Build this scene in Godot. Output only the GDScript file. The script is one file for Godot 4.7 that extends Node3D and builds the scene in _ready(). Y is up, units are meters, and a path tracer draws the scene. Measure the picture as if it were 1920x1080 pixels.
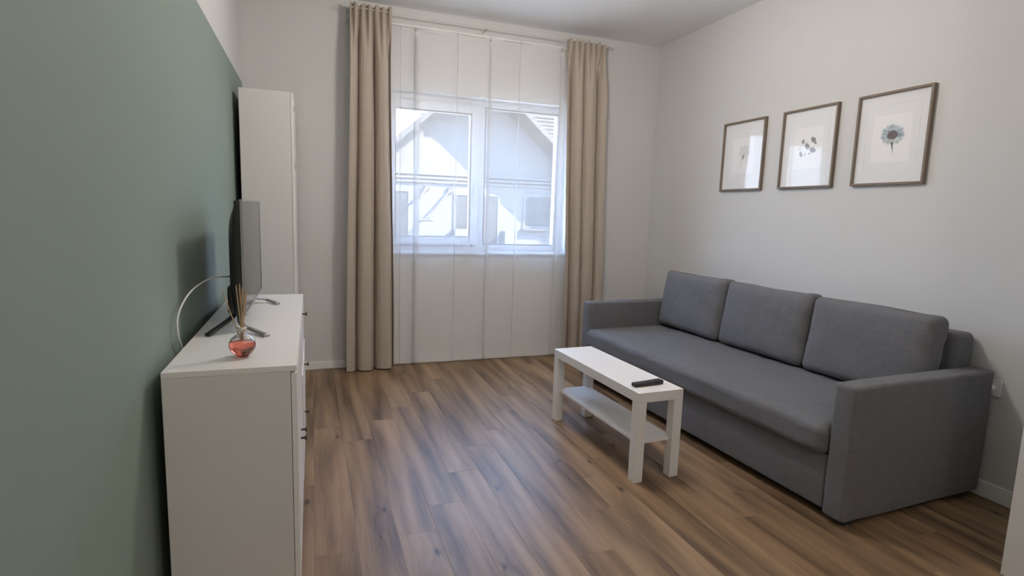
extends Node3D

var M := {}
var taken := {}

# ---------------------------------------------------------------- helpers
func numbered(called: String) -> String:
	if not taken.has(called):
		taken[called] = 0
		return called
	taken[called] += 1
	return "%s_%03d" % [called, taken[called]]

func lin(r: float, g: float, b: float) -> Color:
	return Color(r, g, b).linear_to_srgb()

func mat(c: Color, rough := 0.6, metal := 0.0) -> StandardMaterial3D:
	var m := StandardMaterial3D.new()
	m.albedo_color = c
	m.roughness = rough
	m.metallic = metal
	return m

func obj(called: String, mesh: Mesh, m: Material, parent: Node = self) -> MeshInstance3D:
	var o := MeshInstance3D.new()
	o.name = numbered(called) if parent == self else called
	o.mesh = mesh
	if m:
		o.material_override = m
	o.cast_shadow = GeometryInstance3D.SHADOW_CASTING_SETTING_ON
	parent.add_child(o, true)
	return o

func thing(called: String, label: String, category: String, at := Vector3.ZERO, turn := 0.0, group := "") -> Node3D:
	var o := Node3D.new()
	o.name = numbered(called)
	add_child(o)
	o.position = at
	o.rotation.y = turn
	tag(o, label, category, group)
	return o

func tag(o: Node, label: String, category: String, group := "") -> void:
	o.set_meta("label", label)
	o.set_meta("category", category)
	if group != "":
		o.set_meta("group", group)

func struct(called: String, label: String, category: String) -> Node3D:
	var o := Node3D.new()
	o.name = called
	add_child(o)
	o.set_meta("kind", "structure")
	o.set_meta("label", label)
	o.set_meta("category", category)
	return o

func quad(st: SurfaceTool, a: Vector3, b: Vector3, c: Vector3, d: Vector3, na: Vector3, nb: Vector3, nc: Vector3, nd: Vector3) -> void:
	var p := [a, b, c, d]
	var n := [na, nb, nc, nd]
	var out := na + nb + nc + nd
	for t in [[0, 1, 2], [0, 2, 3]]:
		var cr: Vector3 = (p[t[1]] - p[t[0]]).cross(p[t[2]] - p[t[0]])
		if cr.length_squared() < 1e-18:
			continue
		var k: Array = t
		if cr.dot(out) > 0.0:
			k = [t[0], t[2], t[1]]
		for i in k:
			st.set_normal(n[i])
			st.add_vertex(p[i])

func samples(h: float, r: float, seg: int, m: int) -> Array:
	var o := []
	for i in range(seg, 0, -1):
		o.append(-(h - r) - r * tan(PI / 4 * i / seg))
	for i in range(m + 1):
		o.append(-(h - r) + 2.0 * (h - r) * i / m)
	for i in range(1, seg + 1):
		o.append((h - r) + r * tan(PI / 4 * i / seg))
	return o

# a box with rounded edges; centre at c; optional deform
func rbox_into(st: SurfaceTool, c: Vector3, size: Vector3, r: float, seg := 2, m := Vector3i(1, 1, 1), deform = null) -> void:
	var h := size * 0.5
	r = minf(maxf(r, 0.0001), minf(h.x, minf(h.y, h.z)) * 0.999)
	var S := [samples(h.x, r, seg, m.x), samples(h.y, r, seg, m.y), samples(h.z, r, seg, m.z)]
	var inner := h - Vector3(r, r, r)
	for axis in 3:
		var ua := (axis + 1) % 3
		var va := (axis + 2) % 3
		for side in [-1.0, 1.0]:
			var P := []
			var N := []
			for u in S[ua]:
				var prow := []
				var nrow := []
				for v in S[va]:
					var p := Vector3.ZERO
					p[axis] = h[axis] * side
					p[ua] = u
					p[va] = v
					var q := p.clamp(-inner, inner)
					var d := (p - q).normalized()
					var w := q + d * r
					if deform != null:
						w = deform.call(w)
					prow.append(w + c)
					nrow.append(d)
				P.append(prow)
				N.append(nrow)
			for i in range(P.size() - 1):
				for j in range(P[0].size() - 1):
					quad(st, P[i][j], P[i + 1][j], P[i + 1][j + 1], P[i][j + 1], N[i][j], N[i + 1][j], N[i + 1][j + 1], N[i][j + 1])

func begin() -> SurfaceTool:
	var st := SurfaceTool.new()
	st.begin(Mesh.PRIMITIVE_TRIANGLES)
	return st

func done(st: SurfaceTool, smooth := false) -> ArrayMesh:
	if smooth:
		st.generate_normals()
	st.index()
	return st.commit()

func rbox(size: Vector3, r := 0.003, c := Vector3.ZERO, seg := 2, m := Vector3i(1, 1, 1), deform = null) -> ArrayMesh:
	var st := begin()
	rbox_into(st, c, size, r, seg, m, deform)
	return done(st, deform != null)

# box given by two corners
func span(a: Vector3, b: Vector3, r := 0.003) -> ArrayMesh:
	return rbox(b - a, r, (a + b) * 0.5)

func spans(list: Array, r := 0.002) -> ArrayMesh:
	var st := begin()
	for s in list:
		rbox_into(st, (s[0] + s[1]) * 0.5, s[1] - s[0], r, 1)
	return done(st)

func lathe(profile: Array, n := 32, sx := 1.0, sz := 1.0) -> ArrayMesh:
	var st := begin()
	for i in range(profile.size() - 1):
		for k in n:
			var a0 := TAU * k / n
			var a1 := TAU * (k + 1) / n
			var p0: Vector2 = profile[i]
			var p1: Vector2 = profile[i + 1]
			var A := Vector3(cos(a0) * p0.x * sx, p0.y, sin(a0) * p0.x * sz)
			var B := Vector3(cos(a1) * p0.x * sx, p0.y, sin(a1) * p0.x * sz)
			var C := Vector3(cos(a1) * p1.x * sx, p1.y, sin(a1) * p1.x * sz)
			var D := Vector3(cos(a0) * p1.x * sx, p1.y, sin(a0) * p1.x * sz)
			var t := p1 - p0
			var am := (a0 + a1) * 0.5
			var nn := Vector3(cos(am) * t.y, -t.x, sin(am) * t.y)
			quad(st, A, B, C, D, nn, nn, nn, nn)
	return done(st, true)

func tube_into(st: SurfaceTool, pts: Array, rad: float, n := 8) -> void:
	var rings := []
	for i in pts.size():
		var d: Vector3 = (pts[mini(i + 1, pts.size() - 1)] - pts[maxi(i - 1, 0)]).normalized()
		var u := d.cross(Vector3.UP if absf(d.y) < 0.9 else Vector3.RIGHT).normalized()
		var v := d.cross(u)
		var ring := []
		for k in n:
			var a := TAU * k / n
			ring.append([pts[i] + (u * cos(a) + v * sin(a)) * rad, u * cos(a) + v * sin(a)])
		rings.append(ring)
	for i in range(rings.size() - 1):
		for k in n:
			var a: Array = rings[i][k]
			var b: Array = rings[i][(k + 1) % n]
			var c: Array = rings[i + 1][(k + 1) % n]
			var d2: Array = rings[i + 1][k]
			quad(st, a[0], b[0], c[0], d2[0], a[1], b[1], c[1], d2[1])
	for e in [0, rings.size() - 1]:
		var o: Vector3 = (pts[0] - pts[1]) if e == 0 else (pts[e] - pts[e - 1])
		o = o.normalized()
		for k in range(1, n - 1):
			quad(st, rings[e][0][0], rings[e][k][0], rings[e][k + 1][0], rings[e][k + 1][0], o, o, o, o)

func tube(pts: Array, rad: float, n := 8) -> ArrayMesh:
	var st := begin()
	tube_into(st, pts, rad, n)
	return done(st)

func smooth_path(pts: Array, steps := 8) -> Array:
	var o := []
	for i in range(pts.size() - 1):
		var p0: Vector3 = pts[maxi(i - 1, 0)]
		var p3: Vector3 = pts[mini(i + 2, pts.size() - 1)]
		for k in steps:
			o.append(pts[i].cubic_interpolate(pts[i + 1], p0, p3, float(k) / steps))
	o.append(pts[-1])
	return o

# a prism from a polygon in the xy plane, between z0 and z1
func prism(poly: Array, z0: float, z1: float) -> ArrayMesh:
	var st := begin()
	var pv := PackedVector2Array(poly)
	var tri := Geometry2D.triangulate_polygon(pv)
	for k in range(0, tri.size(), 3):
		for e in [[z0, -1.0], [z1, 1.0]]:
			var q := []
			for j in 3:
				q.append(Vector3(pv[tri[k + j]].x, pv[tri[k + j]].y, e[0]))
			var n := Vector3(0, 0, e[1])
			quad(st, q[0], q[1], q[2], q[2], n, n, n, n)
	var cc := Vector2.ZERO
	for p in pv:
		cc += p / pv.size()
	var turn := 0.0
	for i in pv.size():
		turn += pv[i].cross(pv[(i + 1) % pv.size()])
	for i in pv.size():
		var a := pv[i]
		var b := pv[(i + 1) % pv.size()]
		var nn := Vector3((b - a).y, -(b - a).x, 0) * signf(turn)
		nn = nn.normalized()
		quad(st, Vector3(a.x, a.y, z0), Vector3(b.x, b.y, z0), Vector3(b.x, b.y, z1), Vector3(a.x, a.y, z1), nn, nn, nn, nn)
	return done(st)

# a cloth sheet over a grid of points rows[i][j]
func sheet(rows: Array) -> ArrayMesh:
	var st := begin()
	for i in range(rows.size() - 1):
		for j in range(rows[0].size() - 1):
			for p in [rows[i][j], rows[i + 1][j], rows[i + 1][j + 1], rows[i][j], rows[i + 1][j + 1], rows[i][j + 1]]:
				st.add_vertex(p)
	st.generate_normals()
	st.index()
	return st.commit()

func noise_tex(freq: float, size := 512, normal := false, strength := 4.0, seed_ := 1, octaves := 3) -> NoiseTexture2D:
	var n := FastNoiseLite.new()
	n.seed = seed_
	n.noise_type = FastNoiseLite.TYPE_SIMPLEX
	n.frequency = freq
	n.fractal_octaves = octaves
	var t := NoiseTexture2D.new()
	t.width = size
	t.height = size
	t.seamless = true
	t.noise = n
	t.as_normal_map = normal
	t.bump_strength = strength
	return t

# ---------------------------------------------------------------- materials
func paint(c: Color) -> StandardMaterial3D:
	var m := mat(c, 0.75)
	return m

func cloth_images() -> Array:
	var rng := RandomNumberGenerator.new()
	rng.seed = 11
	var S := 256
	var warp := []
	var weft := []
	for i in S:
		warp.append(rng.randf())
		weft.append(rng.randf())
	var n := FastNoiseLite.new()
	n.seed = 5
	n.frequency = 0.06
	var col := Image.create(S, S, false, Image.FORMAT_RGB8)
	var hei := Image.create(S, S, false, Image.FORMAT_RGB8)
	for y in S:
		for x in S:
			var over := ((x / 2 + y / 2) % 2) == 0
			var a: float = warp[x / 2] * (0.7 + 0.3 * n.get_noise_2d(x * 4.0, y * 0.4)) if over else weft[y / 2] * (0.7 + 0.3 * n.get_noise_2d(x * 0.4, y * 4.0 + 99))
			var streak := n.get_noise_2d(x * 0.25, y * 5.0 + 300.0)
			var v := 0.82 + 0.11 * a + 0.09 * streak + 0.08 * (rng.randf() - 0.5)
			col.set_pixel(x, y, Color(v, v, v * 1.0))
			var h := 0.6 + 0.4 * rng.randf() if over else 0.4 * rng.randf()
			hei.set_pixel(x, y, Color(h, h, h))
	hei.bump_map_to_normal_map(3.0)
	return [ImageTexture.create_from_image(col), ImageTexture.create_from_image(hei)]

func cloth(c: Color, scale: float, rim := 0.3) -> StandardMaterial3D:
	var m := mat(c, 0.9)
	m.albedo_texture = M.cloth_col
	m.normal_enabled = true
	m.normal_texture = M.cloth_nor
	m.normal_scale = 0.5
	m.uv1_triplanar = true
	m.uv1_scale = Vector3.ONE * scale
	if rim > 0:
		m.rim_enabled = true
		m.rim = rim
	return m

func plank_texture(k: int) -> ImageTexture:
	var W := 128
	var L := 1024
	var rng := RandomNumberGenerator.new()
	rng.seed = 40 + k
	var n1 := FastNoiseLite.new()
	n1.seed = 100 + k
	n1.frequency = 0.02
	n1.fractal_octaves = 2
	var n2 := FastNoiseLite.new()
	n2.seed = 200 + k
	n2.frequency = 0.05
	n2.fractal_octaves = 3
	var knots := []
	for i in rng.randi_range(0, 2):
		knots.append([rng.randf_range(12, W - 12), rng.randf_range(60, L - 60), rng.randf_range(3.0, 9.0)])
	var dark := Vector3(0.080, 0.045, 0.025)
	var light := Vector3(0.395, 0.258, 0.148)
	var im := Image.create(W, L, false, Image.FORMAT_RGB8)
	for y in L:
		for x in W:
			var fx := float(x)
			var fy := float(y)
			var kn := 0.0
			for q in knots:
				var dx: float = (float(x) - q[0])
				var dy: float = (fy - q[1]) * 0.45
				var d2: float = (dx * dx + dy * dy) / (q[2] * q[2])
				kn = maxf(kn, exp(-d2))
				fx += dx * 1.6 * exp(-d2 * 0.10)
			var broad := n1.get_noise_2d(fx * 0.55, fy * 0.05)
			var grain := n2.get_noise_2d(fx * 4.5, fy * 0.11)
			var ring := 0.5 + 0.5 * sin((fx * 0.12 + broad * 9.0) * 1.7)
			var t := 0.53 + 0.58 * broad + 0.18 * grain + 0.08 * (ring - 0.5)
			t = clampf(t, 0.0, 1.0)
			var c := dark.lerp(light, t)
			c = c.lerp(Vector3(0.035, 0.020, 0.012), clampf(kn * 1.1, 0.0, 0.9))
			im.set_pixel(x, y, Color(c.x, c.y, c.z).linear_to_srgb())
	return ImageTexture.create_from_image(im)

func flower_print(kind: int) -> ImageTexture:
	var W := 220
	var H := 260
	var im := Image.create(W, H, false, Image.FORMAT_RGB8)
	var n := FastNoiseLite.new()
	n.seed = 7 + kind
	n.frequency = 0.035
	var paper := Vector3(0.84, 0.835, 0.825)
	var rng := RandomNumberGenerator.new()
	rng.seed = 3 + kind
	var blobs := [[70, 85, 9, 14, 0.2], [88, 92, 3, 5, 0.6], [150, 80, 20, 13, -0.7], [162, 100, 14, 5, -0.5], [107, 118, 22, 14, -0.8],
		[150, 145, 24, 15, -0.3], [60, 165, 10, 18, 0.35], [93, 168, 4, 11, 0.2], [128, 165, 7, 4, 0.5], [48, 128, 4, 6, 0.4]]
	for y in H:
		for x in W:
			var p := Vector2(x, y)
			var c := paper
			var g := n.get_noise_2d(x, y)
			if kind == 2:
				var v := p - Vector2(116, 112)
				var r := v.length()
				var a := v.angle()
				var reach := 66.0 + 7.0 * sin(a * 2.0 + 1.0) + 12.0 * n.get_noise_2d(a * 60.0, 5.0)
				var pet := absf(sin(a * 9.0 + 0.7 * sin(a * 3.0)))
				if r < reach:
					var k := clampf(0.55 + 0.45 * pow(pet, 0.7) + 0.4 * g, 0.0, 1.0) * clampf((reach - r) / 14.0, 0.0, 1.0)
					var pc := Vector3(0.30, 0.42, 0.50).lerp(Vector3(0.10, 0.15, 0.20), clampf(0.5 + 0.9 * g + 0.4 * sin(a), 0.0, 1.0))
					if v.y > 18:
						pc = pc.lerp(Vector3(0.52, 0.58, 0.55), 0.6)
					c = c.lerp(pc, k * 0.9)
				var cd := Vector2(v.x * 0.85, v.y * 1.1).length()
				if cd < 30.0:
					c = c.lerp(Vector3(0.085, 0.065, 0.070) * (1.0 + 1.4 * absf(g)), clampf((30.0 - cd) / 6.0, 0.0, 1.0))
				var sx := 118.0 + (y - 160) * 0.22
				if y > 150 and y < 222 and absf(x - sx) < lerpf(6.0, 1.5, (y - 150) / 60.0 if y < 210 else 1.0):
					c = Vector3(0.07, 0.085, 0.085).lerp(Vector3(0.4, 0.42, 0.4), clampf((y - 170) / 40.0, 0.0, 1.0))
			elif kind == 1:
				for b in blobs:
					var d := (p - Vector2(b[0], b[1])).rotated(b[4])
					var e := Vector2(d.x / (b[2] * 1.2), d.y / (b[3] * 1.2)).length() + 0.35 * g
					if e < 1.0:
						var q := 0.5 + 0.5 * n.get_noise_2d(x * 5.0, y * 5.0)
						c = c.lerp(Vector3(0.10, 0.10, 0.105).lerp(Vector3(0.34, 0.34, 0.35), q), clampf((1.0 - e) * 6.0, 0.0, 1.0))
			else:
				var v := p - Vector2(120, 100)
				var r := Vector2(v.x, v.y * 1.15).length()
				var reach := 58.0 + 8.0 * sin(v.angle() * 7.0)
				if r < reach:
					var k := clampf((reach - r) / 12.0, 0.0, 1.0) * (0.45 + 0.55 * absf(sin(v.angle() * 10.0)))
					c = c.lerp(Vector3(0.66, 0.70, 0.66), k)
				var sx2 := 118.0 - (y - 125) * 0.26
				if y > 122 and y < 215 and absf(x - sx2) < (5.0 if y < 155 else 2.0):
					c = Vector3(0.10, 0.11, 0.10) if y < 160 else Vector3(0.45, 0.46, 0.44)
			im.set_pixel(x, y, Color(c.x, c.y, c.z).linear_to_srgb())
	return ImageTexture.create_from_image(im)

func make_materials() -> void:
	M.white_wall = paint(lin(0.62, 0.61, 0.595))
	M.green_wall = paint(lin(0.225, 0.285, 0.245))
	M.ceiling = paint(lin(0.87, 0.86, 0.84))
	M.rail = mat(lin(0.62, 0.61, 0.6), 0.5)
	M.trim = mat(lin(0.80, 0.79, 0.775), 0.4)
	M.pvc = mat(lin(0.60, 0.61, 0.63), 0.3)
	M.gasket = mat(lin(0.05, 0.05, 0.055), 0.6)
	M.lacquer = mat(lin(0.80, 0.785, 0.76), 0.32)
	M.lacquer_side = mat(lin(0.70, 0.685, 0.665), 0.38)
	var ci := cloth_images()
	M.cloth_col = ci[0]
	M.cloth_nor = ci[1]
	M.sofa = cloth(lin(0.200, 0.197, 0.206), 3.0)
	M.sofa_dark = mat(lin(0.03, 0.03, 0.032), 0.8)
	M.drape = cloth(lin(0.66, 0.565, 0.47), 12.0, 0.1)
	M.drape.backlight_enabled = true
	M.drape.backlight = Color(0.16, 0.13, 0.10)
	var sh := mat(lin(0.90, 0.90, 0.89), 0.95)
	sh.transparency = BaseMaterial3D.TRANSPARENCY_ALPHA
	sh.albedo_color.a = 0.45
	sh.backlight_enabled = true
	sh.backlight = Color(0.05, 0.05, 0.05)
	sh.cull_mode = BaseMaterial3D.CULL_DISABLED
	M.sheer = sh
	var pane := mat(Color(0.93, 0.96, 0.97, 0.06), 0.02)
	pane.transparency = BaseMaterial3D.TRANSPARENCY_ALPHA
	M.pane = pane
	var pg := mat(Color(0.97, 0.97, 0.97, 0.04), 0.03)
	pg.transparency = BaseMaterial3D.TRANSPARENCY_ALPHA
	pg.metallic_specular = 0.3
	M.picture_glass = pg
	M.frame_wood = mat(lin(0.27, 0.215, 0.165), 0.55)
	var fw := noise_tex(0.03, 256, false, 1.0, 21, 3)
	var ramp := Gradient.new()
	ramp.set_color(0, Color(0.72, 0.70, 0.68))
	ramp.set_color(1, Color(1, 1, 1))
	fw.color_ramp = ramp
	M.frame_wood.albedo_texture = fw
	M.frame_wood.uv1_triplanar = true
	M.frame_wood.uv1_scale = Vector3(20, 20, 20)
	M.mat_board = mat(lin(0.77, 0.77, 0.77), 0.9)
	M.chrome = mat(lin(0.55, 0.53, 0.5), 0.25, 1.0)
	M.knob = mat(lin(0.10, 0.085, 0.07), 0.35, 0.7)
	M.black_plastic = mat(lin(0.018, 0.018, 0.020), 0.4)
	M.dark_plastic = mat(lin(0.035, 0.035, 0.037), 0.5)
	M.screen = mat(lin(0.02, 0.02, 0.022), 0.14)
	M.silver = mat(lin(0.42, 0.41, 0.40), 0.35, 0.8)
	M.cable = mat(lin(0.70, 0.70, 0.69), 0.5)
	M.reed = mat(lin(0.52, 0.36, 0.22), 0.8)
	var gl := mat(Color(1, 1, 1, 0.0), 0.02)
	gl.transparency = BaseMaterial3D.TRANSPARENCY_ALPHA
	gl.refraction_enabled = true
	gl.refraction_scale = 0.05
	M.glass = gl
	var lq := mat(Color(1.0, 0.56, 0.47, 0.0), 0.03)
	lq.transparency = BaseMaterial3D.TRANSPARENCY_ALPHA
	lq.refraction_enabled = true
	lq.refraction_scale = 0.036
	M.liquid = lq
	M.render_wall = mat(lin(0.090, 0.090, 0.089), 0.9)
	M.render_grey = mat(lin(0.048, 0.048, 0.050), 0.85)
	M.ext_glass = mat(lin(0.10, 0.12, 0.14), 0.12)
	M.shutter = mat(lin(0.016, 0.017, 0.019), 0.6)
	M.rake = mat(lin(0.04, 0.039, 0.038), 0.7)
	var rt := mat(lin(0.042, 0.041, 0.040), 0.85)
	M.roof = rt
	M.ground = mat(lin(0.35, 0.34, 0.31), 0.95)

# ---------------------------------------------------------------- room
const XL := -0.45
const XR := 3.007
const HC := 2.811
const ZN := 5.7
const GREEN := 2.14
const WX0 := 0.52
const WX1 := 2.14
const WY0 := 0.925
const WY1 := 2.207
const T := 0.34

func build_shell() -> void:
	var fl := struct("floor", "brown oak-look plank floor with dark knots", "floor")
	obj("subfloor", span(Vector3(XL - T, -0.2, -T), Vector3(XR + T, -0.0085, ZN + T), 0.0), mat(lin(0.06, 0.04, 0.03), 0.9), fl)
	var tex := []
	for k in 10:
		tex.append(plank_texture(k))
	var mats := []
	for k in 30:
		var m := mat(Color.WHITE, 0.42)
		m.albedo_texture = tex[k % 10]
		var tone: float = [1.0, 0.90, 0.95][k / 10]
		m.albedo_color = Color(tone, tone * [1.0, 0.985, 1.0][k / 10], tone * [1.0, 0.96, 0.99][k / 10])
		mats.append(m)
	var rng := RandomNumberGenerator.new()
	rng.seed = 77
	var pw := 0.1545
	var pl := 1.26
	var col := 0
	var x := -0.006 - 3 * pw
	while x < XR:
		var off: float = fposmod(col * 0.47 + 0.31 * (col % 3), 1.0) * pl
		if col == 3:
			off = 1.27
		var z := -pl + fposmod(off, pl)
		while z < ZN:
			var a := Vector3(maxf(x, XL) + 0.0002, -0.0085, maxf(z, 0.0) + 0.0002)
			var b := Vector3(minf(x + pw, XR) - 0.0002, 0.0, minf(z + pl, ZN) - 0.0002)
			if b.x - a.x > 0.004 and b.z - a.z > 0.004:
				var o := obj("plank", plank_mesh(a, b, Vector2((a.x - x) / pw, (b.x - x) / pw), Vector2((a.z - z) / pl, (b.z - z) / pl), rng.randi() % 4), mats[rng.randi() % mats.size()], fl)
				o.position = Vector3.ZERO
			z += pl
		x += pw
		col += 1

	var wb := struct("wall_back", "white back wall around the window", "wall")
	obj("wall_body", spans([
		[Vector3(XL - T, -0.2, -T), Vector3(WX0, HC + 0.2, 0)],
		[Vector3(WX1, -0.2, -T), Vector3(XR + T, HC + 0.2, 0)],
		[Vector3(WX0, -0.2, -T), Vector3(WX1, WY0, 0)],
		[Vector3(WX0, WY1, -T), Vector3(WX1, HC + 0.2, 0)]], 0.0005), M.white_wall, wb)
	var wr := struct("wall_right", "white textured wall behind the sofa", "wall")
	obj("wall_body", span(Vector3(XR, -0.2, 0), Vector3(XR + T, HC + 0.2, ZN), 0.0), M.white_wall, wr)
	var wl := struct("wall_left", "left wall painted sage green below a white upper band", "wall")
	obj("upper_band", span(Vector3(XL - T, GREEN, 0), Vector3(XL, HC + 0.2, ZN), 0.0), M.white_wall, wl)
	obj("green_band", span(Vector3(XL - T, -0.2, 0), Vector3(XL, GREEN, ZN), 0.0), M.green_wall, wl)
	var wf := struct("wall_front", "white wall behind the camera", "wall")
	obj("wall_body", span(Vector3(XL - T, -0.2, ZN), Vector3(XR + T, HC + 0.2, ZN + T), 0.0), M.white_wall, wf)
	var ce := struct("ceiling", "plain white ceiling", "ceiling")
	obj("slab", span(Vector3(XL, HC, 0), Vector3(XR, HC + 0.2, ZN), 0.0), M.ceiling, ce)
	# skirting
	var bb := struct("baseboard_back", "white baseboard along the window wall", "baseboard")
	obj("board", span(Vector3(XL + 0.0155, 0.0005, 0.0005), Vector3(XR - 0.0155, 0.062, 0.014), 0.004), M.trim, bb)
	var br := struct("baseboard_right", "white baseboard along the wall behind the sofa", "baseboard")
	obj("board", span(Vector3(XR - 0.015, 0.0005, 0.0005), Vector3(XR - 0.0005, 0.08, ZN), 0.004), M.trim, br)
	var bl := struct("baseboard_left", "white baseboard along the green wall", "baseboard")
	obj("board", span(Vector3(XL + 0.0005, 0.0005, 0.0005), Vector3(XL + 0.015, 0.062, ZN), 0.004), M.trim, bl)
	# short partition that closes the room beside the camera; its edge just enters the frame
	var wp := struct("wall_partition", "white partition edge at the lower right border", "wall")
	obj("wall_body", span(Vector3(2.392, 0.0005, 3.37), Vector3(XR - 0.0155, HC - 0.0005, 3.47), 0.002), M.white_wall, wp)

func plank_mesh(a: Vector3, b: Vector3, ur: Vector2, vr: Vector2, flip: int) -> ArrayMesh:
	var st := begin()
	var e := 0.0007
	var d := 0.0003
	var ins := [Vector3(a.x + e, b.y, a.z + e), Vector3(b.x - e, b.y, a.z + e), Vector3(b.x - e, b.y, b.z - e), Vector3(a.x + e, b.y, b.z - e)]
	var mid := [Vector3(a.x, b.y - d, a.z), Vector3(b.x, b.y - d, a.z), Vector3(b.x, b.y - d, b.z), Vector3(a.x, b.y - d, b.z)]
	var bot := []
	for p in mid:
		bot.append(Vector3(p.x, a.y, p.z))
	var uv := func(p: Vector3) -> Vector2:
		var u := remap(p.x, a.x, b.x, ur.x, ur.y)
		var v := remap(p.z, a.z, b.z, vr.x, vr.y)
		if flip & 1:
			u = 1.0 - u
		if flip & 2:
			v = 1.0 - v
		return Vector2(u, v)
	var face := func(q: Array, n: Vector3) -> void:
		for t in [[0, 1, 2], [0, 2, 3]]:
			var cr: Vector3 = (q[t[1]] - q[t[0]]).cross(q[t[2]] - q[t[0]])
			var k: Array = t if cr.dot(n) <= 0.0 else [t[0], t[2], t[1]]
			for i in k:
				st.set_normal(n)
				st.set_uv(uv.call(q[i]))
				st.add_vertex(q[i])
	face.call(ins, Vector3.UP)
	var side := [Vector3(0, 0, -1), Vector3(1, 0, 0), Vector3(0, 0, 1), Vector3(-1, 0, 0)]
	for i in 4:
		var j := (i + 1) % 4
		face.call([ins[i], ins[j], mid[j], mid[i]], (side[i] * d + Vector3.UP * e).normalized())
		face.call([mid[i], mid[j], bot[j], bot[i]], side[i])
	st.index()
	return st.commit()

func ring(x0: float, x1: float, y0: float, y1: float, w: float, z0: float, z1: float) -> Array:
	return [[Vector3(x0, y0, z0), Vector3(x0 + w, y1, z1)], [Vector3(x1 - w, y0, z0), Vector3(x1, y1, z1)],
		[Vector3(x0 + w, y0, z0), Vector3(x1 - w, y0 + w, z1)], [Vector3(x0 + w, y1 - w, z0), Vector3(x1 - w, y1, z1)]]

func build_window() -> void:
	var w := struct("window_1", "white two-part window behind the sheer curtain", "window")
	var zo := -0.17
	var zi := -0.095
	obj("outer_frame", spans(ring(WX0, WX1, WY0 + 0.012, WY1, 0.062, zo, zi), 0.004), M.pvc, w)
	obj("mullion", span(Vector3(1.335, WY0 + 0.07, zo), Vector3(1.40, WY1 - 0.06, zi), 0.004), M.pvc, w)
	var sash := obj("sash", spans(ring(0.572, 1.345, 0.99, 2.155, 0.075, -0.15, -0.075), 0.006), M.pvc, w)
	obj("gasket", spans(ring(0.643, 1.274, 1.061, 2.084, 0.005, -0.1125, -0.0745), 0.0005), M.gasket, sash)
	obj("pane", span(Vector3(0.64, 1.06, -0.118), Vector3(1.275, 2.085, -0.112), 0.0), M.pane, sash)
	obj("gasket", spans(ring(1.398, 2.082, 0.996, 2.147, 0.005, -0.132, -0.094), 0.0005), M.gasket, w)
	obj("pane", span(Vector3(1.395, 0.995, -0.138), Vector3(2.085, 2.15, -0.132), 0.0), M.pane, w)
	var h := obj("handle", spans([[Vector3(1.300, 1.44, -0.075), Vector3(1.326, 1.51, -0.066)]], 0.003), M.pvc, w)
	obj("lever", span(Vector3(1.304, 1.36, -0.055), Vector3(1.322, 1.49, -0.040), 0.005), M.pvc, h)
	obj("spindle", tube([Vector3(1.313, 1.475, -0.068), Vector3(1.313, 1.475, -0.045)], 0.008), M.pvc, h)
	obj("sill", span(Vector3(WX0 - 0.03, WY0 - 0.010, -0.095), Vector3(WX1 + 0.03, WY0 + 0.012, 0.030), 0.004), M.pvc, w)
	obj("outer_sill", span(Vector3(WX0, WY0 - 0.02, -T - 0.04), Vector3(WX1, WY0 + 0.004, -0.17), 0.003), M.silver, w)

# ---------------------------------------------------------------- curtains
func drape(x0t: float, x1t: float, x0b: float, x1b: float, folds: float, seed_: int, zc: float, top: float, bottom: float) -> ArrayMesh:
	var n := FastNoiseLite.new()
	n.seed = seed_
	n.frequency = 1.0
	var rows := []
	var NV := 60
	var NU := 220
	for i in NV + 1:
		var v := float(i) / NV
		var vv := pow(v, 1.4)
		var y := lerpf(top, bottom, vv)
		var row := []
		var open := smoothstep(0.0, 0.16, vv)
		for j in NU + 1:
			var t := float(j) / NU
			# broad rounded fronts with narrow deep gaps; the gaps wander a little on the way down
			var tt := t + 0.035 * n.get_noise_2d(t * 2.2, vv * 0.7 + 7.0) + 0.05 * n.get_noise_2d(t * 1.9, 3.0)
			var ph := TAU * folds * tt
			var c := cos(ph)
			var broad := 1.0 - pow(absf(sin(ph * 0.5)), 7.0) * 2.0
			var depth := 0.040 * (1.0 + 0.35 * n.get_noise_2d(floorf(folds * tt + 0.5) * 3.7, 2.0))
			var zz := depth * broad + 0.012 * c * lerpf(1.0, 0.6, vv)
			var B := 0.020 * sin(ph) * pow(absf(sin(ph * 0.5)), 4.0)
			# gathered heading: more and shallower pleats
			var pin := cos(TAU * folds * 2.35 * t + 0.8)
			var zh := 0.015 * (1.0 - pow(absf(sin(PI * folds * 2.35 * t + 0.4)), 5.0) * 2.0) + 0.004 * pin
			var x := lerpf(lerpf(x0t, x0b, smoothstep(0.0, 1.0, vv)), lerpf(x1t, x1b, smoothstep(0.0, 1.0, vv)), t) + B * open
			var z := zc + lerpf(zh, zz, open) + 0.006 * n.get_noise_2d(t * 3.0, vv * 3.0)
			var yy := y
			if i == 0:
				yy += 0.008 * sin(TAU * folds * 1.3 * t) + 0.004 * pin
			if i == NV:
				yy += 0.010 * n.get_noise_2d(t * 4.0, 21.0)
			row.append(Vector3(x, yy, z))
		rows.append(row)
	return sheet(rows)

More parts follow.
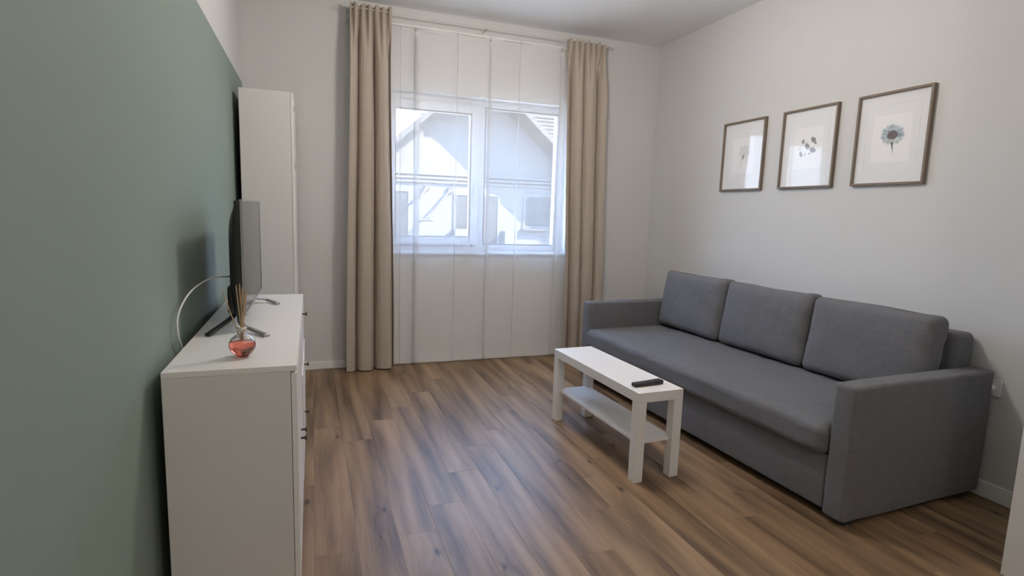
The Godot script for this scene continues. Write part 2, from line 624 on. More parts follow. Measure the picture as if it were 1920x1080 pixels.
func build_curtains() -> void:
	# rail carrying the beige panels and the one carrying the sheer
	var rail := thing("curtain_rail", "slim white curtain rail running above the window", "curtain rail", Vector3(1.33, 2.74, 0.0))
	obj("front_rod", tube([Vector3(-1.10, -0.02, 0.125), Vector3(1.13, -0.02, 0.125)], 0.004), M.rail, rail)
	obj("rear_rod", tube([Vector3(-1.05, -0.085, 0.072), Vector3(1.08, -0.085, 0.072)], 0.004), M.rail, rail)
	for bx in [-1.06, 0.0, 1.10]:
		obj("bracket", spans([[Vector3(bx - 0.006, -0.10, 0.0005), Vector3(bx + 0.006, 0.0, 0.006)], [Vector3(bx - 0.004, -0.032, 0.006), Vector3(bx + 0.004, -0.026, 0.128)], [Vector3(bx - 0.004, -0.096, 0.006), Vector3(bx + 0.004, -0.090, 0.075)]], 0.001), M.rail, rail)
	var a := thing("curtain", "beige fabric curtain hanging left of the window beside the white wardrobe", "curtain", Vector3(0.43, 0, 0.125), 0.0, "beige curtains beside the window")
	obj("panel", drape(-0.143, 0.158, -0.190, 0.190, 2.6, 3, 0.0, 2.748, 0.012), M.drape, a)
	var b := thing("curtain", "beige fabric curtain hanging right of the window behind the sofa", "curtain", Vector3(2.22, 0, 0.125), 0.0, "beige curtains beside the window")
	obj("panel", drape(-0.205, 0.178, -0.135, 0.235, 3.1, 9, 0.0, 2.722, 0.012), M.drape, b)
	# sheer: a light sheet with a few sewn-down folds
	var s := thing("sheer_curtain", "translucent white sheer curtain across the whole window", "curtain", Vector3(1.3, 0, 0.068))
	var prof := []
	var folds := [[-0.64, 0.007], [-0.535, 0.050], [-0.195, 0.010], [0.07, 0.03], [0.335, 0.008], [0.70, 0.05]]
	var x := -0.80
	var fi := 0
	while x < 0.86:
		if fi < folds.size() and x >= folds[fi][0]:
			var f: float = folds[fi][0]
			var wd: float = folds[fi][1]
			prof.append([f, 0.0])
			prof.append([f + wd, 0.0006])
			prof.append([f + wd + 0.0008, 0.0014])
			prof.append([f, 0.0020])
			prof.append([f - 0.0008, 0.0028])
			prof.append([f + wd, 0.0034])
			prof.append([f + wd + 0.02, 0.0015])
			x = f + wd + 0.04
			fi += 1
		else:
			prof.append([x, 0.0])
			x += 0.02
	var nn := FastNoiseLite.new()
	nn.seed = 31
	nn.frequency = 1.0
	var rows := []
	for i in 30:
		var v := float(i) / 29.0
		var row := []
		for p in prof:
			var px: float = p[0]
			var wave: float = 0.010 * sin(px * 13.0 + 0.8 * sin(px * 5.0)) + 0.006 * nn.get_noise_2d(px * 2.0, v * 1.5)
			var g := 0.6 + 0.4 * v
			row.append(Vector3(px + 0.004 * nn.get_noise_2d(px * 3.0, v * 2.0 + 9.0), lerpf(2.668, 0.026, v), wave * g + p[1] * (0.5 + 0.5 * v)))
		rows.append(row)
	obj("panel", sheet(rows), M.sheer, s)
	# sewn heading tape
	var tape := []
	for y in [2.672, 2.632]:
		var row := []
		for p in prof:
			var px: float = p[0]
			row.append(Vector3(px, y, 0.006 * sin(px * 13.0 + 0.8 * sin(px * 5.0)) + p[1] * 0.5 + 0.0015))
		tape.append(row)
	obj("heading_tape", sheet(tape), M.sheer, s)

# ---------------------------------------------------------------- furniture
func build_sofa() -> void:
	var s := thing("sofa", "long grey fabric sofa along the right wall", "sofa", Vector3(1.976, 0, 0.725), 0.035)
	var n := FastNoiseLite.new()
	n.seed = 14
	n.frequency = 1.0
	var D := 0.925
	for z0 in [0.0, 2.158]:
		var arm_def := func(p: Vector3) -> Vector3:
			var q := p
			q.z += 0.005 * n.get_noise_3d(p.x * 4.0, p.y * 4.0, z0 * 3.0)
			q.y += 0.003 * n.get_noise_2d(p.x * 5.0, z0 + 4.0)
			return q
		var arm := obj("armrest", rbox(Vector3(D, 0.59, 0.102), 0.018, Vector3.ZERO, 3, Vector3i(12, 8, 2), arm_def), M.sofa, s)
		arm.position = Vector3(D * 0.5, 0.325, z0 + 0.051)
	var base := obj("base", rbox(Vector3(0.74, 0.245, 2.05), 0.012, Vector3.ZERO, 2, Vector3i(2, 2, 6), func(p: Vector3) -> Vector3: return p + Vector3(0.003 * n.get_noise_2d(p.y * 6.0, p.z * 2.0), 0, 0)), M.sofa, s)
	base.position = Vector3(0.385, 0.165, 1.13)
	var seat_def := func(p: Vector3) -> Vector3:
		var q := p
		var u := p.x / 0.385
		var w := p.z / 1.03
		if p.y > 0.0:
			q.y += 0.012 * (1.0 - u * u) * (1.0 - pow(w, 6.0))
			q.y += 0.0045 * n.get_noise_2d(p.x * 3.0 + 2.0, p.z * 3.0) + 0.0055 * n.get_noise_2d(p.x * 4.0 + p.z * 2.0, p.z * 9.0 - p.x * 6.0) * exp(-pow((p.z - 0.35) / 0.45, 2.0)) + 0.002 * n.get_noise_2d(p.x * 6.0, p.z * 8.0)
		if p.x < -0.2:
			q.x += 0.006 * n.get_noise_2d(p.z * 3.0, p.y * 8.0)
		return q
	var seat := obj("seat_cushion", rbox(Vector3(0.77, 0.140, 2.047), 0.042, Vector3.ZERO, 5, Vector3i(18, 4, 50), seat_def), M.sofa, s)
	seat.position = Vector3(0.358, 0.352, 1.13)
	obj("piping", tube(smooth_path([Vector3(0.004, 0.392, 0.13), Vector3(-0.010, 0.392, 0.6), Vector3(-0.008, 0.392, 1.13), Vector3(-0.010, 0.392, 1.7), Vector3(0.004, 0.392, 2.13)], 4), 0.003, 6), M.sofa, seat).position = -seat.position
	var back := obj("backrest", rbox(Vector3(0.15, 0.68, 2.05), 0.035, Vector3.ZERO, 4, Vector3i(2, 6, 10), func(p: Vector3) -> Vector3: return p + Vector3(0.004 * n.get_noise_2d(p.y * 5.0, p.z * 3.0), 0.006 * n.get_noise_2d(p.z * 3.0, 1.0) * signf(p.y), 0)), M.sofa, s)
	back.position = Vector3(0.868, 0.435, 1.13)
	for fx in [0.08, 0.84]:
		for fz in [0.05, 2.21]:
			obj("foot", span(Vector3(fx - 0.025, 0.0, fz - 0.025), Vector3(fx + 0.025, 0.032, fz + 0.025), 0.003), M.sofa_dark, s)
	obj("underframe", span(Vector3(0.06, 0.02, 0.12), Vector3(0.80, 0.06, 2.14), 0.004), M.sofa_dark, s)
	# three loose back cushions
	var labels := ["grey back cushion nearest the window on the sofa", "grey back cushion in the middle of the sofa", "grey back cushion nearest the camera on the sofa"]
	var cz := [0.452, 1.128, 1.800]
	var wd := [0.655, 0.668, 0.660]
	for i in 3:
		var def := func(p: Vector3) -> Vector3:
			var hw: float = wd[i] * 0.5
			var u := p.z / hw
			var v := p.y / 0.22
			var q := p
			var mid := (1.0 - u * u) * (1.0 - v * v)
			q.x *= 0.62 + 0.55 * pow(maxf((1.0 - pow(absf(u), 3.0)) * (1.0 - pow(absf(v), 3.0)), 0.0), 0.6)
			q.y *= 1.0 + 0.025 * u * u * u * u
			q.z *= 1.0 + 0.012 * v * v
			# sag: the top edge dips a little, the foot spreads
			q.y += -0.010 * maxf(v, 0.0) * (1.0 - u * u) * (0.6 + 0.4 * sin(i * 2.1)) - 0.012 * maxf(v, 0.0) * absf(u) * (1.0 if i == 2 else 0.2)
			if v < 0.0:
				q.x += -0.012 * v * v * signf(-p.x)
			q.x += 0.007 * n.get_noise_3d(p.z * 4.0, p.y * 4.0, i * 5.0)
			# drawn creases at the side seams
			var edge := clampf((u - 0.55) / 0.4, 0.0, 1.0)
			q.x += 0.009 * edge * sin(p.y * 48.0 + 12.0 * u + i) * (0.5 + 0.5 * n.get_noise_2d(p.y * 9.0, i * 3.0))
			q.x += 0.006 * mid * sin(p.y * 18.0 + p.z * 9.0 + i)
			q.y += 0.008 * maxf(v, 0.0) * n.get_noise_2d(p.z * 5.0, i * 7.0)
			return q
		var lp := Vector3(0.703, 0.438 + 0.212, cz[i])
		var c := thing("sofa_cushion", labels[i], "cushion", Vector3(1.976, 0, 0.725) + Basis(Vector3.UP, 0.035) * lp, 0.0, "grey back cushions on the sofa")
		c.rotation = Vector3(0, 0.035, 0)
		var pl := obj("cover", rbox(Vector3(0.165, 0.43, wd[i]), 0.042, Vector3.ZERO, 4, Vector3i(3, 24, 34), def), M.sofa, c)
		pl.rotation.z = -0.13
		var pp := []
		for k in 41:
			var a := TAU * k / 40.0
			var ex := signf(cos(a)) * pow(absf(cos(a)), 0.22)
			var ey := signf(sin(a)) * pow(absf(sin(a)), 0.22)
			pp.append(def.call(Vector3(0.0, ey * 0.214, ex * (wd[i] * 0.5 - 0.001))))
		obj("seam", tube(pp, 0.0028, 6), M.sofa, c).rotation.z = -0.13

func build_table() -> void:
	var t := thing("side_table", "narrow white two-tier table in front of the sofa", "table", Vector3(1.554, 0, 1.917), 0.0355)
	obj("tabletop", span(Vector3(-0.13, 0.40, -0.45), Vector3(0.13, 0.45, 0.45), 0.002), M.lacquer, t)
	for sx in [-0.13, 0.08]:
		for sz in [-0.45, 0.40]:
			obj("leg", span(Vector3(sx, 0.0, sz), Vector3(sx + 0.05, 0.3995, sz + 0.05), 0.002), M.lacquer, t)
	obj("shelf", span(Vector3(-0.105, 0.185, -0.425), Vector3(0.105, 0.200, 0.425), 0.0015), M.lacquer, t)
	var r := thing("remote_control", "black remote control lying on the narrow white table", "remote control", Vector3(1.558, 0.4503, 2.262), 0.10)
	var shape := func(p: Vector3) -> Vector3:
		var q := p
		q.y += 0.004 * clampf(p.x / 0.088, 0.0, 1.0) * (1.0 if p.y > 0 else 0.0)
		q.z *= 1.0 - 0.10 * pow(absf(p.x) / 0.088, 4.0) - 0.06 * clampf(-p.x / 0.088, 0.0, 1.0)
		return q
	var body := obj("body", rbox(Vector3(0.176, 0.018, 0.044), 0.0075, Vector3(0, 0.009, 0), 3, Vector3i(10, 1, 3), shape), M.black_plastic, r)
	obj("navigation_ring", lathe([Vector2(0.006, 0.0), Vector2(0.006, 0.0016), Vector2(0.0125, 0.0016), Vector2(0.0125, 0.0)], 20), M.dark_plastic, body).position = Vector3(0.050, 0.0198, 0)
	for k in 4:
		for j in 3:
			obj("button", rbox(Vector3(0.006, 0.0016, 0.006), 0.0006), M.dark_plastic, body).position = Vector3(0.024 - k * 0.014, 0.0190 - 0.0003 * k, (j - 1) * 0.011)
	obj("power_button", lathe([Vector2(0.0001, 0.0016), Vector2(0.003, 0.0016), Vector2(0.0035, 0.0)], 12), mat(lin(0.25, 0.02, 0.02), 0.5), body).position = Vector3(0.076, 0.0206, -0.006)

const DH := 0.789

func build_dressers() -> void:
	var x0 := -0.413
	var x1 := -0.068
	# near unit with a pair of doors
	var a := thing("cabinet", "white two-door cabinet standing nearest along the green wall", "cabinet", Vector3(-0.24, 0, 2.374))
	carcass(a, x0 + 0.24, x1 + 0.24, 0.378)
	for sgn in [-1.0, 1.0]:
		var zc: float = sgn * 0.188
		var d := obj("door", rbox(Vector3(0.017, 0.715, 0.366), 0.0015), M.lacquer, a)
		d.position = Vector3(x1 + 0.24 + 0.010, 0.405, zc)
		knob_on(d, Vector3(0.0085, 0.012, -sgn * (0.188 - 0.042)))
	# far unit with three drawers
	var b := thing("chest_of_drawers", "white three-drawer chest carrying the television", "chest of drawers", Vector3(-0.24, 0, 1.619))
	carcass(b, x0 + 0.24, x1 + 0.24, 0.3745)
	var ys := [[0.537, 0.765], [0.300, 0.533], [0.045, 0.296]]
	for k in 3:
		var h: float = ys[k][1] - ys[k][0]
		var d := obj("drawer", rbox(Vector3(0.017, h, 0.738), 0.0015), M.lacquer, b)
		d.position = Vector3(x1 + 0.24 + 0.010 + [0.0, 0.004, 0.002][k], (ys[k][0] + ys[k][1]) * 0.5, 0)
		knob_on(d, Vector3(0.0085, [0.742, 0.514, 0.294][k] - 0.03 * k - (ys[k][0] + ys[k][1]) * 0.5, 0.0))

func knob_on(parent: Node3D, at: Vector3) -> void:
	var k := obj("knob", lathe([Vector2(0.0001, 0.0), Vector2(0.004, 0.0), Vector2(0.004, 0.013), Vector2(0.0085, 0.015), Vector2(0.0095, 0.019), Vector2(0.0085, 0.022), Vector2(0.0001, 0.0225)], 18), M.knob, parent)
	k.position = at
	k.rotation.z = -PI / 2

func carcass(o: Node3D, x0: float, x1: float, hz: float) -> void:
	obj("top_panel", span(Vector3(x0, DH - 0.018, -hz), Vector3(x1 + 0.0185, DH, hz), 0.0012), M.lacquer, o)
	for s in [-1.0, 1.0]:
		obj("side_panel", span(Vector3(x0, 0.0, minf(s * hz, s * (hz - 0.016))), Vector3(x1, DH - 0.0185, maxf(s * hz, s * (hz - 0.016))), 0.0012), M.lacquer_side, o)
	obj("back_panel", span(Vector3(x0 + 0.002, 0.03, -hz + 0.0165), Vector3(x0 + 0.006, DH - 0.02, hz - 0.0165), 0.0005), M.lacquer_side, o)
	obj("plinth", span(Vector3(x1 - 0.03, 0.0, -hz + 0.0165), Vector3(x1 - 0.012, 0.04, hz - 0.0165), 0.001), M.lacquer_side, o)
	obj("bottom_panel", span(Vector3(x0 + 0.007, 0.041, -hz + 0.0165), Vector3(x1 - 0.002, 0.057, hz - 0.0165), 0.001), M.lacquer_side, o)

func build_wardrobe() -> void:
	var w := thing("wardrobe", "tall narrow white wardrobe in the corner behind the television", "wardrobe", Vector3(-0.255, 0, 0.325))
	var hx := 0.158
	var hz := 0.275
	var top := 1.995
	for s in [-1.0, 1.0]:
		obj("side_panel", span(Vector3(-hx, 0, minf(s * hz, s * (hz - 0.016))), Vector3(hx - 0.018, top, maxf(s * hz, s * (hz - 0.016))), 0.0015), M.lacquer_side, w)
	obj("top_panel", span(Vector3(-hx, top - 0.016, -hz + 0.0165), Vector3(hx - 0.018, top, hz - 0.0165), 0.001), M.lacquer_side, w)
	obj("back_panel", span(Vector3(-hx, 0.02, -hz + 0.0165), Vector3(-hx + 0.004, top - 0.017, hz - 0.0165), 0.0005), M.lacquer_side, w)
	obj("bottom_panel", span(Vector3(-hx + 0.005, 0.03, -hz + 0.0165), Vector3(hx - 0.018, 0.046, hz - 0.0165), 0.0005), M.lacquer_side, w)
	for s in [-1.0, 1.0]:
		var d := obj("door", span(Vector3(hx - 0.0165, 0.03, minf(s * 0.002, s * (hz - 0.001))), Vector3(hx, top - 0.004, maxf(s * 0.002, s * (hz - 0.001))), 0.0015), M.lacquer, w)
		if s > 0:
			for y in [1.90, 1.535]:
				obj("hinge_cap", span(Vector3(hx, y - 0.018, 0.20), Vector3(hx + 0.006, y + 0.018, 0.225), 0.001), M.silver, d)

func build_tv() -> void:
	var t := thing("television", "flat television with silver splayed feet on the white chest of drawers", "television", Vector3(-0.25, DH, 1.875))
	var hz := 0.366
	obj("bezel", spans([[Vector3(0.0, 0.066, -hz), Vector3(0.012, 0.076, hz)], [Vector3(0.0, 0.497, -hz), Vector3(0.012, 0.504, hz)],
		[Vector3(0.0, 0.076, -hz), Vector3(0.012, 0.497, -hz + 0.007)], [Vector3(0.0, 0.076, hz - 0.007), Vector3(0.012, 0.497, hz)]], 0.0015), M.silver, t)
	obj("screen", span(Vector3(0.001, 0.076, -hz + 0.007), Vector3(0.0095, 0.497, hz - 0.007), 0.0005), M.screen, t)
	var bulge := func(p: Vector3) -> Vector3:
		var q := p
		if p.x < 0.0:
			var u := p.z / hz
			var v := (p.y) / 0.215
			q.x -= 0.036 * pow(maxf((1.0 - pow(absf(u), 6.0)) * (1.0 - pow(absf(v + 0.12), 5.0)), 0.0), 0.7)
		return q
	obj("rear_shell", rbox(Vector3(0.020, 0.430, 0.726), 0.006, Vector3(-0.010, 0.285, 0), 2, Vector3i(2, 24, 24), func(p: Vector3) -> Vector3: return bulge.call(p)), M.black_plastic, t)
	obj("speaker_housing", rbox(Vector3(0.045, 0.12, 0.60), 0.02, Vector3(-0.035, 0.12, 0.03), 4), M.black_plastic, t)
	# feet: an arm reaching back and a silver blade reaching forward
	for f in [[0.28, 1.0], [-0.25, -1.0]]:
		var z: float = f[0]
		var s: float = f[1]
		var j := Vector3(-0.020, 0.075, z)
		obj("foot_arm", foot([j, Vector3(-0.055, 0.045, z + s * 0.06), Vector3(-0.116, 0.006, z + s * 0.13)], 0.011, 0.006), M.black_plastic, t)
		obj("foot_blade", foot([j, Vector3(-0.012, 0.032, z + s * 0.055), Vector3(0.03, 0.016, z + s * 0.10), Vector3(0.088, 0.0055, z + s * (0.175 if s > 0 else 0.03))], 0.010, 0.0052), M.silver, t)
	# white cable: behind the set, along the wall and down behind the chest
	var c := thing("power_cable", "white cable arching from the television to the green wall", "cable", Vector3(-0.305, 0.984, 2.05))
	var pts := [Vector3(-0.288, 0.985, 1.98), Vector3(-0.312, 0.986, 2.065), Vector3(-0.37, 0.987, 2.136), Vector3(-0.412, 0.958, 2.29), Vector3(-0.430, 0.897, 2.41), Vector3(-0.430, 0.826, 2.426), Vector3(-0.430, 0.76, 2.37), Vector3(-0.430, 0.60, 2.33), Vector3(-0.430, 0.40, 2.30), Vector3(-0.430, 0.07, 2.28)]
	for i in pts.size():
		pts[i] -= c.position
	obj("cord", tube(smooth_path(pts, 8), 0.0032, 8), M.cable, c)
	obj("plug", tube([pts[0], pts[1].lerp(pts[0], 0.35)], 0.0055, 10), M.cable, c)

func foot(pts: Array, half_w: float, half_h: float) -> ArrayMesh:
	var st := begin()
	var sp := smooth_path(pts, 8)
	var rings := []
	for i in sp.size():
		var d: Vector3 = (sp[mini(i + 1, sp.size() - 1)] - sp[maxi(i - 1, 0)]).normalized()
		var u := d.cross(Vector3.UP).normalized()
		var v := u.cross(d).normalized()
		var f := 0.75 + 0.5 * float(i) / sp.size()
		var r := []
		for k in 12:
			var a := TAU * k / 12
			r.append(sp[i] + u * half_w * f * signf(cos(a)) * pow(absf(cos(a)), 0.6) + v * half_h * signf(sin(a)) * pow(absf(sin(a)), 0.6))
		rings.append(r)
	for i in range(rings.size() - 1):
		for k in 12:
			var o: Vector3 = (rings[i][k] - sp[i])
			quad(st, rings[i][k], rings[i][(k + 1) % 12], rings[i + 1][(k + 1) % 12], rings[i + 1][k], o, o, o, o)
	for e in [0, rings.size() - 1]:
		var o: Vector3 = (sp[0] - sp[1]) if e == 0 else (sp[e] - sp[e - 1])
		for k in range(1, 11):
			quad(st, rings[e][0], rings[e][k], rings[e][k + 1], rings[e][k + 1], o, o, o, o)
	return done(st, true)

func build_diffuser() -> void:
	var d := thing("reed_diffuser", "glass reed diffuser with pink liquid on the white cabinet", "reed diffuser", Vector3(-0.214, DH + 0.0003, 2.612))
	var R := 0.0395
	var H := 0.078
	var outer := []
	var inner := []
	var fill := []
	outer.append(Vector2(0.0001, 0.0))
	outer.append(Vector2(0.016, 0.0))
	for i in range(1, 22):
		var a := lerpf(-1.15, 1.20, i / 21.0)
		outer.append(Vector2(R * cos(a), H * 0.5 + 0.42 * H * sin(a) / 0.932 * 1.05))
	outer.append(Vector2(0.0125, 0.080))
	outer.append(Vector2(0.0125, 0.0905))
	outer.append(Vector2(0.0095, 0.0905))
	for i in range(21, -1, -1):
		var a := lerpf(-1.15, 1.20, i / 21.0)
		outer.append(Vector2((R - 0.0025) * cos(a), H * 0.5 + 0.395 * H * sin(a) / 0.932 * 1.05))
	outer.append(Vector2(0.0001, 0.0055))
	obj("bottle", lathe(outer, 40, 1.0, 0.85), M.glass, d)
	fill.append(Vector2(0.0001, 0.0050))
	var lvl := 0.050
	for i in range(0, 22):
		var a := lerpf(-1.15, 1.20, i / 21.0)
		var y := H * 0.5 + 0.400 * H * sin(a) / 0.932 * 1.05
		if y < lvl:
			fill.append(Vector2((R - 0.0021) * cos(a), y))
	fill.append(Vector2(fill[-1].x, lvl))
	fill.append(Vector2(0.0001, lvl))
	obj("liquid", lathe(fill, 40, 1.0, 0.85), M.liquid, d)
	obj("collar", lathe([Vector2(0.0128, 0.083), Vector2(0.0145, 0.083), Vector2(0.0145, 0.098), Vector2(0.0098, 0.099), Vector2(0.0098, 0.0908)], 24), mat(lin(0.62, 0.56, 0.48), 0.35, 0.3), d)
	var tips := [Vector3(-0.050, 0.216, 0.01), Vector3(-0.012, 0.232, 0.006), Vector3(-0.003, 0.236, -0.004), Vector3(0.006, 0.228, 0.008), Vector3(0.016, 0.214, -0.012), Vector3(-0.006, 0.222, -0.018), Vector3(0.013, 0.205, 0.010)]
	for k in tips.size():
		var f := Vector3((k % 3 - 1) * 0.004, 0.052 + 0.001 * k, (k / 3 - 1) * 0.003)
		obj("reed", tube([f, tips[k]], 0.0017, 7), M.reed, d)

func build_pictures() -> void:
	var labels := ["wood-framed print of a pale faded flower, nearest the window", "wood-framed print of scattered dark petals, middle of the three", "wood-framed print of a blue-grey daisy, nearest the camera"]
	var zs := [0.966, 1.5375, 2.085]
	for i in 3:
		var W := 0.418
		var H := 0.505
		var f := thing("framed_print", labels[i], "picture", Vector3(XR - 0.0005, 1.746, zs[i] + W * 0.5), -PI / 2, "framed flower prints on the right wall")
		# local: x along the wall, y up, z out of the wall
		obj("frame", spans(ring(-W * 0.5, W * 0.5, -H * 0.5, H * 0.5, 0.013, 0.0, 0.024), 0.0015), M.frame_wood, f)
		obj("mat_board", span(Vector3(-W * 0.5 + 0.0132, -H * 0.5 + 0.0132, 0.002), Vector3(W * 0.5 - 0.0132, H * 0.5 - 0.0132, 0.008), 0.0), M.mat_board, f)
		# bevelled window of the mat: a slim raised edge
		obj("mat_edge", spans(ring(-0.150, 0.150, -0.185, 0.185, 0.0025, 0.008, 0.0090), 0.0003), M.mat_board, f)
		var pm := mat(Color.WHITE, 0.85)
		pm.albedo_texture = flower_print(i)
		var st := begin()
		var pw := 0.108
		var ph := 0.128
		var c := [Vector3(-pw, ph, 0.0086), Vector3(pw, ph, 0.0086), Vector3(pw, -ph, 0.0086), Vector3(-pw, -ph, 0.0086)]
		var uv := [Vector2(0, 0), Vector2(1, 0), Vector2(1, 1), Vector2(0, 1)]
		for k in [0, 1, 2, 0, 2, 3]:
			st.set_normal(Vector3(0, 0, 1))
			st.set_uv(uv[k])
			st.add_vertex(c[k])
		obj("print", st.commit(), pm, f)
		obj("glass_pane", span(Vector3(-W * 0.5 + 0.0132, -H * 0.5 + 0.0132, 0.015), Vector3(W * 0.5 - 0.0132, H * 0.5 - 0.0132, 0.0165), 0.0), M.picture_glass, f)

func build_socket() -> void:
	var s := thing("wall_socket", "white wall socket with plug behind the near sofa arm", "socket", Vector3(XR - 0.0005, 0.535, 2.93), -PI / 2)
	obj("plate", rbox(Vector3(0.08, 0.08, 0.010), 0.003, Vector3(0, 0, 0.005)), M.trim, s)
	obj("plug", lathe([Vector2(0.0001, 0.035), Vector2(0.014, 0.035), Vector2(0.018, 0.028), Vector2(0.019, 0.0)], 20), M.trim, s).transform = Transform3D(Basis(Vector3.RIGHT, PI / 2), Vector3(0, 0, 0.0102))

# ---------------------------------------------------------------- outside
func build_outside() -> void:
	var g := struct("ground", "paved ground between the houses", "ground")
	obj("slab", span(Vector3(-40, -3.4, -60), Vector3(40, -3.2, -T - 0.05), 0.0), M.ground, g)
	var h := thing("house", "white gabled house across the street seen through the window", "house", Vector3(3.54, -3.2, -8.0))
	# local: x to the right, y up from the ground, z towards us; wall face at z = 0
	var hw := 4.4
	var apex := 7.44
	var eave := apex - hw * 0.856
	obj("gable_wall", prism([Vector2(-hw, 0), Vector2(hw, 0), Vector2(hw, eave), Vector2(0, apex), Vector2(-hw, eave)], -7.0, 0.0), M.render_wall, h)
	var ov := 0.72
	var th := 0.11
	for s in [-1.0, 1.0]:
		var ext := 0.6
		obj("roof_slope", prism([Vector2(0, apex + 0.02), Vector2(s * (hw + ext), eave - ext * 0.856 + 0.02), Vector2(s * (hw + ext), eave - ext * 0.856 + 0.02 + th), Vector2(0, apex + 0.02 + th)], -7.3, ov), M.roof, h)
		obj("bargeboard", prism([Vector2(0, apex - 0.0), Vector2(s * (hw + ext), eave - ext * 0.856 - 0.0), Vector2(s * (hw + ext), eave - ext * 0.856 + 0.14), Vector2(0, apex + 0.14)], ov, ov + 0.03), M.rake, h)
	obj("ridge_beam", span(Vector3(-0.09, apex - 0.22, 0.0), Vector3(0.09, apex - 0.02, ov - 0.01), 0.005), M.rake, h)
	for k in 3:
		obj("cornice", span(Vector3(-hw, 5.10 + k * 0.085, 0.0), Vector3(hw, 5.14 + k * 0.085, 0.05 + 0.01 * k), 0.003), M.render_wall, h)
	# windows of the upper floor
	for q in [[-2.35, -1.50, 3.85, 4.89], [-0.42, 0.60, 3.60, 4.86], [1.29, 1.94, 4.18, 4.89]]:
		var w := obj("window", spans(ring(q[0] - 0.05, q[1] + 0.05, q[2] - 0.05, q[3] + 0.05, 0.06, 0.0, 0.03), 0.004), M.render_wall, h)
		obj("pane", span(Vector3(q[0], q[2], 0.001), Vector3(q[1], q[3], 0.012), 0.0), M.shutter, w)
		obj("ledge", span(Vector3(q[0] - 0.10, q[2] - 0.10, 0.0), Vector3(q[1] + 0.10, q[2] - 0.055, 0.14), 0.004), M.render_grey, w)
	# folded awning brackets and boxes below the ledges
	for q in [[-0.56, 4.96, -1.13, 4.30], [-1.10, 5.00, -1.33, 4.74]]:
		obj("awning_arm", tube([Vector3(q[0], q[1], 0.06), Vector3(q[2], q[3], 0.45)], 0.03, 8), M.rake, h)
		obj("arm_plate", span(Vector3(q[0] - 0.06, q[1] - 0.06, 0.0), Vector3(q[0] + 0.06, q[1] + 0.06, 0.06), 0.004), M.rake, h)
	obj("awning_bar", tube([Vector3(-1.40, 4.27, 0.45), Vector3(-1.05, 4.27, 0.45)], 0.03, 8), M.rake, h)
	obj("flower_box", span(Vector3(0.70, 3.70, 0.0), Vector3(1.00, 4.06, 0.28), 0.01), M.render_wall, h)
	obj("flower_box", span(Vector3(-0.50, 3.70, 0.02), Vector3(-0.08, 4.08, 0.30), 0.01), M.render_wall, h)
	# neighbouring house to the right, its tiled slope above the gable
	var r := thing("house", "grey-tiled neighbouring house behind the white gabled one", "house", Vector3(12.0, -3.2, -17.0))
	obj("wall", span(Vector3(-7, 0, -6), Vector3(7, 6.0, 0), 0.01), M.render_wall, r)
	var st := begin()
	var rows := 22
	for k in rows:
		var y0 := 5.8 + k * 0.21
		var z0 := 0.6 - k * 0.26
		rbox_into(st, Vector3(0, y0 + 0.05, z0 - 0.16), Vector3(15.0, 0.10, 0.34), 0.01, 1)
	var ro := obj("tile_courses", done(st), M.roof, r)
	ro.set_meta("kind", "stuff")

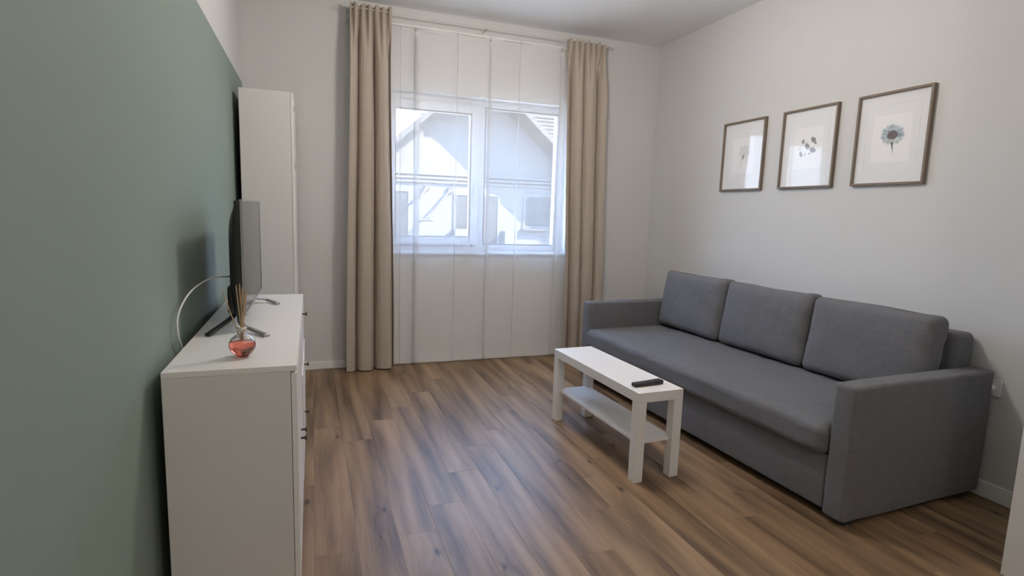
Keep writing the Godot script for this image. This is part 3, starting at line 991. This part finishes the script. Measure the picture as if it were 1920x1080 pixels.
# ---------------------------------------------------------------- unseen ceiling lamps, placed out of view to light the room
func build_unseen_lamp(at: Vector3, energy: float, label: String) -> void:
	var l := thing("unseen_ceiling_lamp", label, "lamp", at)
	var up := HC - at.y
	obj("canopy", lathe([Vector2(0.0001, up - 0.04), Vector2(0.05, up - 0.04), Vector2(0.05, up - 0.0005), Vector2(0.0001, up - 0.0004)], 24), M.trim, l)
	obj("rod", tube([Vector3(0, 0.148, 0), Vector3(0, up - 0.03, 0)], 0.006), M.trim, l)
	var gm := mat(lin(0.85, 0.83, 0.8), 0.4)
	gm.emission_enabled = true
	gm.emission = Color(1.0, 0.94, 0.87)
	gm.emission_energy_multiplier = 0.5
	var sp := SphereMesh.new()
	sp.radius = 0.15
	sp.height = 0.30
	obj("globe", sp, gm, l)
	var o := OmniLight3D.new()
	o.name = "bulb_light"
	o.light_color = Color(1.0, 0.972, 0.945)
	o.light_energy = energy
	o.omni_range = 20.0
	o.omni_attenuation = 2.0
	o.light_size = 0.14
	o.shadow_enabled = true
	l.add_child(o)

# ---------------------------------------------------------------- scene
func _ready() -> void:
	var cam := Camera3D.new()
	cam.name = "camera"
	cam.fov = 54.933
	cam.near = 0.02
	cam.far = 200.0
	add_child(cam)
	cam.transform = Transform3D(Basis.from_euler(Vector3(-0.1336, -0.349, 0.0315)), Vector3(0, 1.2725, 4.5336))
	cam.current = true

	var env := Environment.new()
	env.tonemap_mode = Environment.TONE_MAPPER_LINEAR
	env.tonemap_exposure = 5.0
	env.background_mode = Environment.BG_SKY
	var sky := Sky.new()
	var sm := ProceduralSkyMaterial.new()
	sm.sky_top_color = Color(0.52, 0.66, 0.86)
	sm.sky_horizon_color = Color(0.82, 0.87, 0.93)
	sm.ground_bottom_color = Color(0.35, 0.34, 0.32)
	sm.ground_horizon_color = Color(0.62, 0.63, 0.63)
	sm.sky_energy_multiplier = 2.15
	sky.sky_material = sm
	env.sky = sky
	env.sdfgi_enabled = true
	env.ssao_enabled = true
	env.ssil_enabled = true
	var we := WorldEnvironment.new()
	we.name = "environment"
	we.environment = env
	add_child(we)

	var sun := DirectionalLight3D.new()
	sun.name = "sun"
	sun.light_energy = 3.0
	sun.light_color = Color(1.0, 0.95, 0.87)
	sun.light_angular_distance = 0.5
	sun.shadow_enabled = true
	add_child(sun)
	sun.look_at_from_position(Vector3.ZERO, Vector3(-1.1, -1.15, -0.72), Vector3.UP)

	make_materials()
	build_unseen_lamp(Vector3(1.2, 2.53, 1.9), 0.25, "unseen opal globe lamp above the frame lighting the room")  # out of view; placed to light the back wall, curtains and ceiling
	build_unseen_lamp(Vector3(1.0, 2.22, 5.1), 0.14, "unseen opal globe lamp behind the camera lighting the sides that face it")  # out of view; placed to light the cabinet end and near sofa arm
	build_shell()
	build_window()
	build_outside()
	build_curtains()
	build_sofa()
	build_wardrobe()
	build_dressers()
	build_table()
	build_tv()
	build_pictures()
	build_diffuser()
	build_socket()
